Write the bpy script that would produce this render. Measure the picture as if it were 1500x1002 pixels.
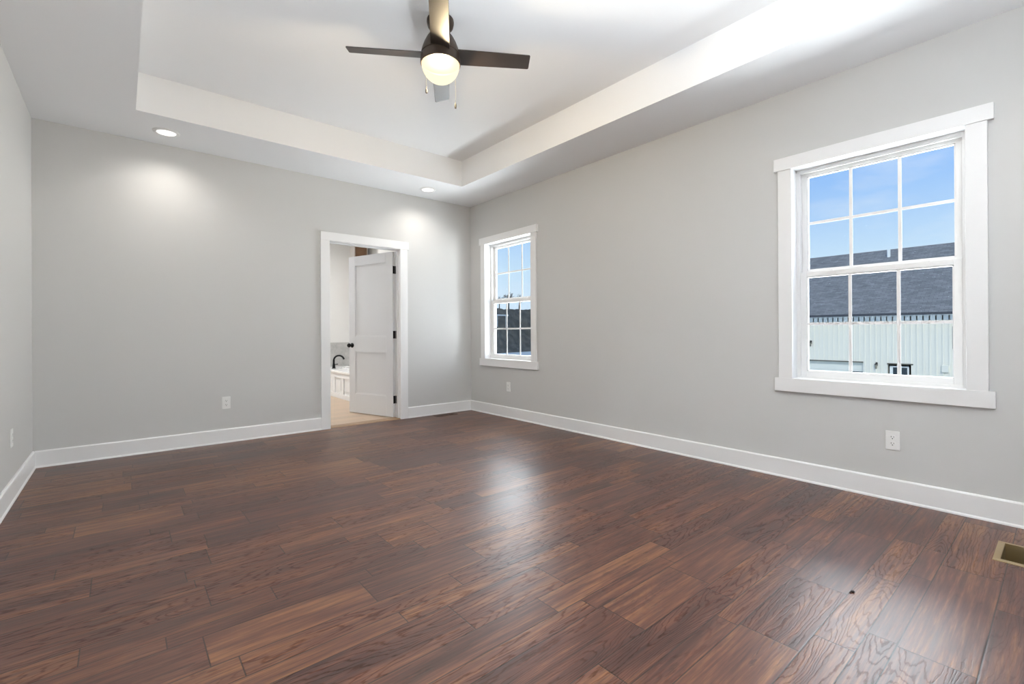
import bpy, bmesh, math, random
from mathutils import Vector, Matrix

for o in list(bpy.data.objects):
    bpy.data.objects.remove(o, do_unlink=True)
SC = bpy.context.scene
COL = SC.collection
random.seed(7)

# ---------------------------------------------------------------- camera, sky, light, exposure
XR, XL, YB, YF = 3.631, -0.535, 5.203, -0.60      # right, left, back, rear wall faces
H, ZT = 2.74, 3.034                                # soffit and tray heights
TX0, TX1, TY0, TY1 = 0.090, 3.042, 0.606, 4.525    # tray opening

cam_d = bpy.data.cameras.new('camera')
cam = bpy.data.objects.new('camera', cam_d)
COL.objects.link(cam)
F_PX, CY, YAW, PITCH, ROLL, CAM_H = 683.53, 486.5, 0.6971, 0.001, -0.0052, 1.0406
cam_d.sensor_fit = 'HORIZONTAL'
cam_d.sensor_width = 36.0
cam_d.lens = F_PX * 36.0 / 1500.0
cam_d.shift_y = -(501.0 - CY) / 1500.0
cam_d.clip_start = 0.02
cam_d.clip_end = 500
fw = Vector((math.sin(YAW) * math.cos(PITCH), math.cos(YAW) * math.cos(PITCH), math.sin(PITCH)))
rt = Vector((math.cos(YAW), -math.sin(YAW), 0))
up = rt.cross(fw)
r2 = rt * math.cos(ROLL) + up * math.sin(ROLL)
u2 = up * math.cos(ROLL) - rt * math.sin(ROLL)
M = Matrix((r2, u2, -fw)).transposed().to_4x4()
M.translation = Vector((0, 0, CAM_H))
cam.matrix_world = M
SC.camera = cam

SC.view_settings.view_transform = 'Standard'
SC.view_settings.look = 'None'
SC.view_settings.exposure = 0.5
SC.view_settings.gamma = 1.0
SC.view_settings.use_curve_mapping = False

E_SKY_PANEL = (30.0, 70.0)  # added panels standing in for sky outside the nearer and far window (W)
E_YARD_PANEL = (310.0, 640.0)  # added level panels outside each window, standing in for yard light (W)
E_CAN = 21.0         # each recessed light (W)
E_FAN = 75.0         # bulb inside the fan globe (W)
E_BATH = 38.0
E_FLASH_FILL = 535.0      # added fill spot like a flash, bounced off the ceiling by the camera (W)

def build_world():
    w = bpy.data.worlds.new('sky'); SC.world = w; w.use_nodes = True
    nt = w.node_tree; nt.nodes.clear()
    out = nt.nodes.new('ShaderNodeOutputWorld'); bg = nt.nodes.new('ShaderNodeBackground')
    tc = nt.nodes.new('ShaderNodeTexCoord'); sep = nt.nodes.new('ShaderNodeSeparateXYZ')
    rp = nt.nodes.new('ShaderNodeValToRGB')
    rp.color_ramp.elements[0].position = 0.0; rp.color_ramp.elements[0].color = (0.52, 0.61, 0.72, 1)
    rp.color_ramp.elements[1].position = 0.60; rp.color_ramp.elements[1].color = (0.16, 0.32, 0.68, 1)
    e = rp.color_ramp.elements.new(0.13); e.color = (0.43, 0.565, 0.71, 1)
    e = rp.color_ramp.elements.new(0.28); e.color = (0.20, 0.37, 0.70, 1)
    mp = nt.nodes.new('ShaderNodeMapping'); mp.inputs['Scale'].default_value = (2.2, 2.2, 7.0)
    nz = nt.nodes.new('ShaderNodeTexNoise'); nz.inputs['Scale'].default_value = 1.6
    nz.inputs['Detail'].default_value = 5; nz.inputs['Roughness'].default_value = 0.55
    cr = nt.nodes.new('ShaderNodeValToRGB')
    cr.color_ramp.elements[0].position = 0.54; cr.color_ramp.elements[0].color = (0, 0, 0, 1)
    cr.color_ramp.elements[1].position = 0.78; cr.color_ramp.elements[1].color = (0.7, 0.7, 0.7, 1)
    mx = nt.nodes.new('ShaderNodeMix'); mx.data_type = 'RGBA'
    L = nt.links.new
    L(tc.outputs['Generated'], sep.inputs[0]); L(sep.outputs['Z'], rp.inputs[0])
    L(tc.outputs['Generated'], mp.inputs[0]); L(mp.outputs[0], nz.inputs['Vector'])
    L(nz.outputs[0], cr.inputs[0]); L(cr.outputs[0], mx.inputs[0])
    L(rp.outputs[0], mx.inputs[6]); mx.inputs[7].default_value = (0.58, 0.63, 0.71, 1)
    L(mx.outputs[2], bg.inputs[0]); bg.inputs[1].default_value = 1.0
    L(bg.outputs[0], out.inputs[0])
build_world()

def lamp(name, kind, loc, energy, color=(1, 1, 1), rot=(0, 0, 0), **kw):
    d = bpy.data.lights.new(name, kind); d.energy = energy; d.color = color
    for k, v in kw.items(): setattr(d, k, v)
    o = bpy.data.objects.new(name, d); COL.objects.link(o)
    o.location = loc; o.rotation_euler = rot
    return o

# sun from behind our own house, so it lights the neighbour's front and never enters the room
lamp('sun', 'SUN', (0, 0, 20), 1.25, (1.0, 0.93, 0.80), (math.radians(25), math.radians(-52), 0), angle=math.radians(12))
WINDOWS = [(0.370, 1.250), (3.978, 4.862)]
WZ0, WZ1 = 0.708, 2.184
for (a, b), e_w, e_g, sh, wd in zip(WINDOWS, E_SKY_PANEL, E_YARD_PANEL, (0.0, 1.5), (2.4, 5.2)):  # unseen area lamps added outside each window in place of daylight
    lamp('added_daylight_panel', 'AREA', (XR + 1.15, (a + b) / 2 + sh * 0.6, 2.50), e_w, (0.93, 0.97, 1.0),
         (0, math.radians(90 - 45), 0), shape='RECTANGLE', size=1.9, size_y=1.5)
    lamp('added_yard_panel', 'AREA', (XR + 1.9, (a + b) / 2 + sh, 0.85), e_g, (0.94, 0.97, 1.0),
         (0, math.radians(90 + 18), 0), shape='RECTANGLE', size=2.9, size_y=wd)

lamp('bounced_fill_spot', 'SPOT', (0.92, -0.22, 1.14), E_FLASH_FILL, (0.87, 0.94, 1.0), (math.radians(180), 0, 0),
     spot_size=math.radians(139), spot_blend=1.0, shadow_soft_size=0.15)  # unseen spot added to fill the room off the ceiling

# ---------------------------------------------------------------- mesh helpers
class MB:
    def __init__(self): self.bm = bmesh.new()
    def box(self, x0, x1, y0, y1, z0, z1):
        x0, x1 = sorted((x0, x1)); y0, y1 = sorted((y0, y1)); z0, z1 = sorted((z0, z1))
        v = [self.bm.verts.new(p) for p in ((x0, y0, z0), (x1, y0, z0), (x1, y1, z0), (x0, y1, z0),
                                            (x0, y0, z1), (x1, y0, z1), (x1, y1, z1), (x0, y1, z1))]
        for f in ((3, 2, 1, 0), (4, 5, 6, 7), (0, 1, 5, 4), (1, 2, 6, 5), (2, 3, 7, 6), (3, 0, 4, 7)):
            self.bm.faces.new([v[i] for i in f])
        return self
    def prism(self, pts, axis, a, b):
        """extrude a closed 2D outline along an axis"""
        def P(p, t):
            return {'x': (t, p[0], p[1]), 'y': (p[0], t, p[1]), 'z': (p[0], p[1], t)}[axis]
        A = [self.bm.verts.new(P(p, a)) for p in pts]; B = [self.bm.verts.new(P(p, b)) for p in pts]
        n = len(pts)
        self.bm.faces.new(A); self.bm.faces.new(B[::-1])
        for i in range(n): self.bm.faces.new((A[i], B[i], B[(i + 1) % n], A[(i + 1) % n]))
        return self
    def lathe(self, prof, c=(0, 0, 0), seg=48, mat=None):
        """revolve (r, z) pairs about the local z axis"""
        rings = []
        for r, z in prof:
            if r < 1e-6: rings.append([self.bm.verts.new((0, 0, z))])
            else: rings.append([self.bm.verts.new((r * math.cos(2 * math.pi * i / seg), r * math.sin(2 * math.pi * i / seg), z)) for i in range(seg)])
        for A, B in zip(rings, rings[1:]):
            for i in range(seg):
                j = (i + 1) % seg
                if len(A) == 1 and len(B) == 1: continue
                if len(A) == 1: self.bm.faces.new((A[0], B[i], B[j]))
                elif len(B) == 1: self.bm.faces.new((A[i], B[0], A[j]))
                else: self.bm.faces.new((A[i], B[i], B[j], A[j]))
        vs = [v for R in rings for v in R]
        m = mat if mat is not None else Matrix.Identity(4)
        for v in vs: v.co = m @ v.co + Vector(c)
        return self
    def tube(self, pts, rad, seg=10, caps=True):
        pts = [Vector(p) for p in pts]
        rads = rad if isinstance(rad, (list, tuple)) else [rad] * len(pts)
        prev = None; rings = []
        for i, p in enumerate(pts):
            t = (pts[min(i + 1, len(pts) - 1)] - pts[max(i - 1, 0)]).normalized()
            if prev is None:
                a = t.cross(Vector((0, 0, 1)))
                if a.length < 1e-3: a = t.cross(Vector((1, 0, 0)))
                a.normalize()
            else:
                a = (prev - t * prev.dot(t)).normalized()
            prev = a; b = t.cross(a)
            rings.append([self.bm.verts.new(p + (a * math.cos(2 * math.pi * k / seg) + b * math.sin(2 * math.pi * k / seg)) * rads[i]) for k in range(seg)])
        for A, B in zip(rings, rings[1:]):
            for k in range(seg):
                self.bm.faces.new((A[k], A[(k + 1) % seg], B[(k + 1) % seg], B[k]))
        if caps:
            self.bm.faces.new(rings[0][::-1]); self.bm.faces.new(rings[-1])
        return self
    def build(self, name, mat, parent=None, bevel=0.0, smooth=False, loc=None):
        bmesh.ops.recalc_face_normals(self.bm, faces=self.bm.faces[:])
        me = bpy.data.meshes.new(name); self.bm.to_mesh(me); self.bm.free()
        o = bpy.data.objects.new(name, me); COL.objects.link(o)
        if mat: me.materials.append(mat)
        if parent: o.parent = parent
        if loc: o.location = loc
        if bevel:
            m = o.modifiers.new('bevel', 'BEVEL'); m.width = bevel; m.segments = 2; m.limit_method = 'ANGLE'; m.angle_limit = math.radians(40)
        if smooth:
            for p in me.polygons: p.use_smooth = True
            me.set_sharp_from_angle(angle=math.radians(38))
        return o

def empty(name, loc=(0, 0, 0), rz=0):
    o = bpy.data.objects.new(name, None); COL.objects.link(o)
    o.location = loc; o.rotation_euler = (0, 0, rz); o.empty_display_size = 0.1
    return o
def tag(o, label=None, cat=None, group=None, kind=None):
    if label: o['label'] = label
    if cat: o['category'] = cat
    if group: o['group'] = group
    if kind: o['kind'] = kind
    return o
def struct(o, label=None, cat=None):
    return tag(o, label, cat, kind='structure')
def copy_tree(o, parent=None):
    c = o.copy(); COL.objects.link(c)
    if parent: c.parent = parent
    for ch in list(o.children): copy_tree(ch, c)
    return c

# ---------------------------------------------------------------- materials
class NT:
    """tiny node-graph helper"""
    def __init__(self, mat): self.t = mat.node_tree
    def n(self, typ, **kw):
        nd = self.t.nodes.new(typ)
        for k, v in kw.items(): setattr(nd, k, v)
        return nd
    def link(self, a, b): self.t.links.new(a, b)
    def put(self, sock, v):
        if hasattr(v, 'is_output') or isinstance(v, bpy.types.NodeSocket): self.link(v, sock)
        else: sock.default_value = v
    def m(self, op, a, b=0.0, c=None):
        nd = self.n('ShaderNodeMath', operation=op)
        self.put(nd.inputs[0], a); self.put(nd.inputs[1], b)
        if c is not None: self.put(nd.inputs[2], c)
        return nd.outputs[0]
    def xyz(self, x, y, z):
        nd = self.n('ShaderNodeCombineXYZ')
        for i, v in enumerate((x, y, z)): self.put(nd.inputs[i], v)
        return nd.outputs[0]
    def noise(self, vec, scale=1.0, detail=2.0, rough=0.5, dist=0.0):
        nd = self.n('ShaderNodeTexNoise'); self.put(nd.inputs['Vector'], vec)
        nd.inputs['Scale'].default_value = scale; nd.inputs['Detail'].default_value = detail
        nd.inputs['Roughness'].default_value = rough; nd.inputs['Distortion'].default_value = dist
        return nd.outputs[0]
    def white(self, x, y):
        nd = self.n('ShaderNodeTexWhiteNoise', noise_dimensions='3D')
        self.put(nd.inputs['Vector'], self.xyz(x, y, 3.7))
        return nd.outputs['Value'], nd.outputs['Color']
    def ramp(self, fac, stops, interp='LINEAR'):
        nd = self.n('ShaderNodeValToRGB'); self.put(nd.inputs[0], fac)
        cr = nd.color_ramp; cr.interpolation = interp
        while len(cr.elements) < len(stops): cr.elements.new(0.5)
        for e, (p, c) in zip(cr.elements, stops):
            e.position = p; e.color = (*c, 1) if len(c) == 3 else c
        return nd.outputs[0]
    def mix(self, fac, a, b, blend='MIX'):
        nd = self.n('ShaderNodeMix', data_type='RGBA', blend_type=blend)
        self.put(nd.inputs[0], fac)
        for s, v in ((nd.inputs[6], a), (nd.inputs[7], b)):
            self.put(s, (*v, 1) if isinstance(v, tuple) and len(v) == 3 else v)
        return nd.outputs[2]
    def smooth(self, v, a, b):
        nd = self.n('ShaderNodeMapRange', interpolation_type='SMOOTHSTEP')
        self.put(nd.inputs[0], v); nd.inputs[1].default_value = a; nd.inputs[2].default_value = b
        nd.inputs[3].default_value = 0; nd.inputs[4].default_value = 1
        return nd.outputs[0]

def mat(name, color, rough=0.5, metal=0.0, noise=None, bump=None, spec=0.5, coat=0.0):
    """principled material with optional colour mottling (scale, amount) and bump (scale, strength)"""
    m = bpy.data.materials.new(name); m.use_nodes = True
    g = NT(m); b = m.node_tree.nodes['Principled BSDF']
    b.inputs['Base Color'].default_value = (*color, 1)
    b.inputs['Roughness'].default_value = rough; b.inputs['Metallic'].default_value = metal
    b.inputs['Specular IOR Level'].default_value = spec
    b.inputs['Coat Weight'].default_value = coat
    tc = g.n('ShaderNodeTexCoord').outputs['Object']
    if noise:
        f = g.noise(tc, noise[0], 4)
        c = g.mix(f, tuple(x * (1 - noise[1]) for x in color), tuple(min(1, x * (1 + noise[1])) for x in color))
        g.link(c, b.inputs['Base Color'])
    if bump:
        f = g.noise(tc, bump[0], 3)
        bp = g.n('ShaderNodeBump'); bp.inputs['Strength'].default_value = bump[1]; bp.inputs['Distance'].default_value = 0.002
        g.link(f, bp.inputs['Height']); g.link(bp.outputs[0], b.inputs['Normal'])
    return m

def emis(name, color, strength):
    m = bpy.data.materials.new(name); m.use_nodes = True
    g = NT(m); b = m.node_tree.nodes['Principled BSDF']
    b.inputs['Base Color'].default_value = (0.8, 0.8, 0.8, 1)
    b.inputs['Emission Color'].default_value = (*color, 1); b.inputs['Emission Strength'].default_value = strength
    return m

WALL = mat('wall_paint', (0.605, 0.602, 0.594), 0.62, noise=(0.7, 0.012), bump=(260, 0.05), spec=0.3)
CEIL = mat('ceiling_paint', (0.88, 0.885, 0.895), 0.8, noise=(0.6, 0.01), bump=(200, 0.04), spec=0.2)
TRIM = mat('white_trim_paint', (0.84, 0.84, 0.845), 0.35, noise=(3, 0.01), spec=0.45)
DOORP = mat('door_paint', (0.76, 0.77, 0.79), 0.38, noise=(3, 0.01))
VINYL = mat('window_vinyl', (0.80, 0.79, 0.78), 0.35, noise=(5, 0.015))
BLACK = mat('matte_black_metal', (0.012, 0.012, 0.013), 0.38, 0.6, noise=(30, 0.1))
PLAST = mat('outlet_plastic', (0.83, 0.83, 0.82), 0.3, noise=(20, 0.01))
SLOT = mat('dark_slot', (0.02, 0.02, 0.02), 0.7, noise=(40, 0.1))
BRONZE = mat('dark_bronze', (0.045, 0.030, 0.020), 0.42, 0.35, noise=(14, 0.15))

def floor_material():
    m = bpy.data.materials.new('hand_scraped_wood_planks'); m.use_nodes = True
    g = NT(m); b = m.node_tree.nodes['Principled BSDF']
    sp = g.n('ShaderNodeSeparateXYZ'); g.link(g.n('ShaderNodeTexCoord').outputs['Object'], sp.inputs[0])
    x, y = sp.outputs[0], sp.outputs[1]
    P, W1, W2 = 0.3865, 0.190, 0.270
    t = g.m('DIVIDE', g.m('ADD', y, P * 40 - 0.18), P)
    r = g.m('FLOOR', t); u = g.m('MULTIPLY', g.m('SUBTRACT', t, r), P)
    s1 = g.m('GREATER_THAN', u, W1); s2 = g.m('GREATER_THAN', u, W2)
    row = g.m('ADD', g.m('MULTIPLY', r, 3.0), g.m('ADD', s1, s2))
    st = g.m('ADD', g.m('MULTIPLY', s1, W1), g.m('MULTIPLY', s2, W2 - W1))
    en = g.m('ADD', g.m('ADD', g.m('MULTIPLY', s1, W2 - W1), g.m('MULTIPLY', s2, P - W2)), W1)
    dy = g.m('MINIMUM', g.m('SUBTRACT', u, st), g.m('SUBTRACT', en, u))
    rv, _ = g.white(row, 0.0)
    LEN = 0.62
    xx = g.m('ADD', g.m('DIVIDE', g.m('ADD', x, 20.0), LEN), g.m('MULTIPLY', rv, 9.0))
    k = g.m('FLOOR', xx); f = g.m('SUBTRACT', xx, k)
    jv, _ = g.white(row, g.m('ADD', k, 11.0))
    j = g.m('MULTIPLY_ADD', jv, 0.62, 0.19)
    kk = g.m('SUBTRACT', k, g.m('LESS_THAN', f, j))
    dx = g.m('MULTIPLY', g.m('ABSOLUTE', g.m('SUBTRACT', f, j)), LEN)
    d = g.m('MINIMUM', dx, dy)
    pv, pc = g.white(row, g.m('ADD', kk, 57.5))
    ps = g.n('ShaderNodeSeparateColor'); g.link(pc, ps.inputs[0])
    a, bb, cc = ps.outputs[0], ps.outputs[1], ps.outputs[2]
    gx = g.m('MULTIPLY_ADD', a, 40.0, x); gy = g.m('MULTIPLY_ADD', bb, 23.0, y); gz = g.m('MULTIPLY', cc, 13.0)
    # cathedral figure, fine fibre and cloudy stain
    fine0 = g.noise(g.xyz(g.m('MULTIPLY', gx, 22.0), g.m('MULTIPLY', gy, 90.0), gz), 1.0, 2, 0.5)
    fig = g.noise(g.xyz(g.m('MULTIPLY', gx, 1.15), g.m('MULTIPLY', gy, 7.5), gz), 1.0, 3.0, 0.35, 0.15)
    ring = g.m('ABSOLUTE', g.m('MULTIPLY_ADD', g.m('FRACT', g.m('ADD', g.m('MULTIPLY', fig, 27.0), g.m('MULTIPLY', fine0, 0.9))), 2.0, -1.0))
    ringl = g.m('MULTIPLY', g.smooth(ring, 0.55, 1.0), g.smooth(cc, 0.15, 0.7))
    fine = g.noise(g.xyz(g.m('MULTIPLY', gx, 7.0), g.m('MULTIPLY', gy, 150.0), gz), 1.0, 4, 0.6)
    stain = g.noise(g.xyz(g.m('MULTIPLY', gx, 1.9), g.m('MULTIPLY', gy, 13.0), gz), 1.0, 4, 0.6)
    drag = g.noise(g.xyz(g.m('MULTIPLY', gx, 3.0), g.m('MULTIPLY', gy, 62.0), gz), 1.0, 4, 0.65)
    mark = g.smooth(g.noise(g.xyz(g.m('MULTIPLY', gx, 10.0), g.m('MULTIPLY', gy, 60.0), g.m('ADD', gz, 5.0)), 1.0, 3, 0.6, 0.3), 0.57, 0.68)
    mark = g.m('MULTIPLY', mark, g.smooth(g.noise(g.xyz(g.m('MULTIPLY', gx, 1.6), g.m('MULTIPLY', gy, 7.0), g.m('ADD', gz, 9.0)), 1.0, 2, 0.5), 0.45, 0.62))
    tone = g.m('ADD', g.m('MULTIPLY_ADD', pv, 0.26, 0.03), g.m('ADD', g.m('MULTIPLY', stain, 0.80), g.m('MULTIPLY', g.m('SUBTRACT', drag, 0.5), 1.05)))
    base = g.ramp(tone, [(0.20, FLOOR_C[0]), (0.42, FLOOR_C[1]), (0.60, FLOOR_C[2]), (0.86, FLOOR_C[3])])
    base = g.mix(g.m('MULTIPLY', ringl, 0.55), base, (0.55, 0.48, 0.45), 'MULTIPLY')
    base = g.mix(0.8, base, g.ramp(fine, [(0.28, (0.55, 0.52, 0.50)), (0.68, (1.16, 1.15, 1.13))]), 'MULTIPLY')
    base = g.mix(g.m('MULTIPLY', mark, 0.65), base, (0.30, 0.27, 0.27), 'MULTIPLY')
    gap = g.smooth(d, 0.0006, 0.0032)
    base = g.mix(gap, (0.012, 0.007, 0.005), base)
    g.link(base, b.inputs['Base Color'])
    g.link(g.m('MULTIPLY_ADD', ringl, -0.38, 0.74), b.inputs['Specular IOR Level'])
    rg = g.m('ADD', g.m('MULTIPLY_ADD', fine, 0.10, FLOOR_R), g.m('MULTIPLY', g.m('SUBTRACT', stain, 0.5), 0.10))
    g.link(rg, b.inputs['Roughness'])
    scrape = g.noise(g.xyz(g.m('MULTIPLY', gx, 5.0), g.m('MULTIPLY', gy, 26.0), gz), 1.0, 2, 0.5)
    h = g.m('ADD', g.m('MULTIPLY', g.smooth(d, 0.0, 0.005), 0.0004),
            g.m('ADD', g.m('ADD', g.m('MULTIPLY', mark, -0.0005), g.m('MULTIPLY', scrape, 0.0013)), g.m('ADD', g.m('MULTIPLY', ringl, -0.0003), g.m('MULTIPLY', fine, 0.0003))))
    bp = g.n('ShaderNodeBump'); bp.inputs['Strength'].default_value = 0.55; bp.inputs['Distance'].default_value = 1.0
    g.link(h, bp.inputs['Height']); g.link(bp.outputs[0], b.inputs['Normal'])
    return m
FLOOR_C = [(0.027, 0.011, 0.009), (0.066, 0.023, 0.016), (0.115, 0.042, 0.026), (0.240, 0.108, 0.046)]
FLOOR_R = 0.33
FLOORM = floor_material()

def plank_tile(name, c0, c1, w, l, rough=0.45):
    m = bpy.data.materials.new(name); m.use_nodes = True
    g = NT(m); b = m.node_tree.nodes['Principled BSDF']
    br = g.n('ShaderNodeTexBrick'); g.link(g.n('ShaderNodeTexCoord').outputs['Object'], br.inputs['Vector'])
    br.inputs['Scale'].default_value = 1.0; br.inputs['Brick Width'].default_value = l; br.inputs['Row Height'].default_value = w
    br.inputs['Mortar Size'].default_value = 0.002; br.inputs['Color1'].default_value = (*c0, 1); br.inputs['Color2'].default_value = (*c1, 1)
    br.inputs['Mortar'].default_value = (*[v * 0.7 for v in c0], 1)
    mp = g.n('ShaderNodeMapping'); mp.inputs['Scale'].default_value = (2, 22, 2)
    g.link(g.n('ShaderNodeTexCoord').outputs['Object'], mp.inputs[0])
    f = g.noise(mp.outputs[0], 1.5, 4)
    g.link(g.mix(g.m('MULTIPLY', f, 0.5), br.outputs[0], (0.70, 0.62, 0.55), 'MULTIPLY'), b.inputs['Base Color'])
    b.inputs['Roughness'].default_value = rough
    return m

def glass_material():
    m = bpy.data.materials.new('window_glass'); m.use_nodes = True
    g = NT(m); m.node_tree.nodes.remove(m.node_tree.nodes['Principled BSDF'])
    out = m.node_tree.nodes['Material Output']
    tr = g.n('ShaderNodeBsdfTransparent'); gl = g.n('ShaderNodeBsdfGlossy'); mx = g.n('ShaderNodeMixShader')
    gl.inputs['Roughness'].default_value = 0.0
    tr.inputs[0].default_value = (0.965, 0.985, 0.98, 1)
    lw = g.n('ShaderNodeLayerWeight'); lw.inputs[0].default_value = 0.5
    g.link(g.m('MULTIPLY_ADD', g.m('POWER', lw.outputs['Facing'], 5.0), 0.4, 0.008), mx.inputs[0]); g.link(tr.outputs[0], mx.inputs[1]); g.link(gl.outputs[0], mx.inputs[2])
    g.link(mx.outputs[0], out.inputs[0])
    return m
GLASS = glass_material()

# ---------------------------------------------------------------- room shell
TW = 0.12; TO = 0.16; ZTOP = 3.20
VX0, VX1, VY0, VY1 = 3.055, 3.295, 0.108, 0.206       # open duct in the floor
fl = MB()
fl.box(XL, VX0, YF, YB, -0.10, 0).box(VX1, XR, YF, YB, -0.10, 0)
fl.box(VX0, VX1, YF, VY0, -0.10, 0).box(VX0, VX1, VY1, YB, -0.10, 0)
struct(fl.build('floor', FLOORM))

ce = MB()
ce.box(XL, TX0, YF, YB, H, ZTOP).box(TX1, XR, YF, YB, H, ZTOP)
ce.box(TX0, TX1, YF, TY0, H, ZTOP).box(TX0, TX1, TY1, YB, H, ZTOP)
ce.box(TX0, TX1, TY0, TY1, ZT, ZTOP)
struct(ce.build('ceiling', CEIL))

def wall_with_holes(axis, p0, p1, a0, a1, z0, z1, holes):
    """wall slab between p0..p1 across, running a0..a1, with rectangular holes (lo, hi, zlo, zhi)"""
    mb = MB()
    def B(lo, hi, zl, zh):
        if hi - lo < 1e-5 or zh - zl < 1e-5: return
        if axis == 'y': mb.box(p0, p1, lo, hi, zl, zh)
        else: mb.box(lo, hi, p0, p1, zl, zh)
    cur = a0
    for lo, hi, zl, zh in sorted(holes):
        B(cur, lo, z0, z1); B(lo, hi, z0, zl); B(lo, hi, zh, z1); cur = hi
    B(cur, a1, z0, z1)
    return mb
DX0, DX1, DZ = 1.757, 2.590, 2.053                      # door opening
JT = 0.016
struct(wall_with_holes('y', XR, XR + TO, YF - TW, YB + TW, -0.1, ZTOP,
       [(a - JT, b + JT, WZ0 - JT, WZ1 + JT) for a, b in WINDOWS]).build('wall_right', WALL))
struct(wall_with_holes('x', YB, YB + TW, XL - TW, XR, -0.1, ZTOP, [(DX0 - JT, DX1 + JT, -0.1, DZ + JT)]).build('wall_back', WALL))
struct(MB().box(XL - TW, XL, YF - TW, YB, -0.1, ZTOP).build('wall_left', WALL))
struct(MB().box(XL, XR, YF - TW, YF, -0.1, ZTOP).build('wall_rear', WALL))

BH, BT = 0.132, 0.014
def baseboard(name, axis, face, sgn, a, b):
    """profile board: flat face, eased top; a small shoe strip at the floor"""
    prof = [(0, 0), (BT, 0), (BT, BH - 0.008), (BT - 0.006, BH), (0, BH)]
    shoe = [(BT, 0), (BT + 0.007, 0), (BT + 0.006, 0.008), (BT, 0.015)]
    def ext(pr): return MB().prism([(face + sgn * p, z) for p, z in pr], 'y' if axis == 'y' else 'x', a, b)
    o = ext(prof).build(name, TRIM); struct(o)
    ext(shoe).build('shoe_molding', TRIM, o)
CW = 0.098
baseboard('baseboard_right', 'y', XR, -1, YF, YB)
baseboard('baseboard_left', 'y', XL, 1, YF, YB)
def base_x(name, a, b, face=YB, sgn=-1):
    o = None
    prof = [(0, 0), (BT, 0), (BT, BH - 0.008), (BT - 0.006, BH), (0, BH)]
    shoe = [(BT, 0), (BT + 0.007, 0), (BT + 0.006, 0.008), (BT, 0.015)]
    for i, pr in enumerate((prof, shoe)):
        mb = MB().prism([(face + sgn * p, z) for p, z in pr], 'x', a, b)
        q = mb.build(name if i == 0 else 'shoe_molding', TRIM, o)
        if i == 0: o = struct(q)
base_x('baseboard_back', XL + BT, DX0 - CW - 0.005)
base_x('baseboard_back.001', DX1 + CW - 0.002, XR - BT)
base_x('baseboard_rear', XL + BT, XR - BT, YF, 1)

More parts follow.
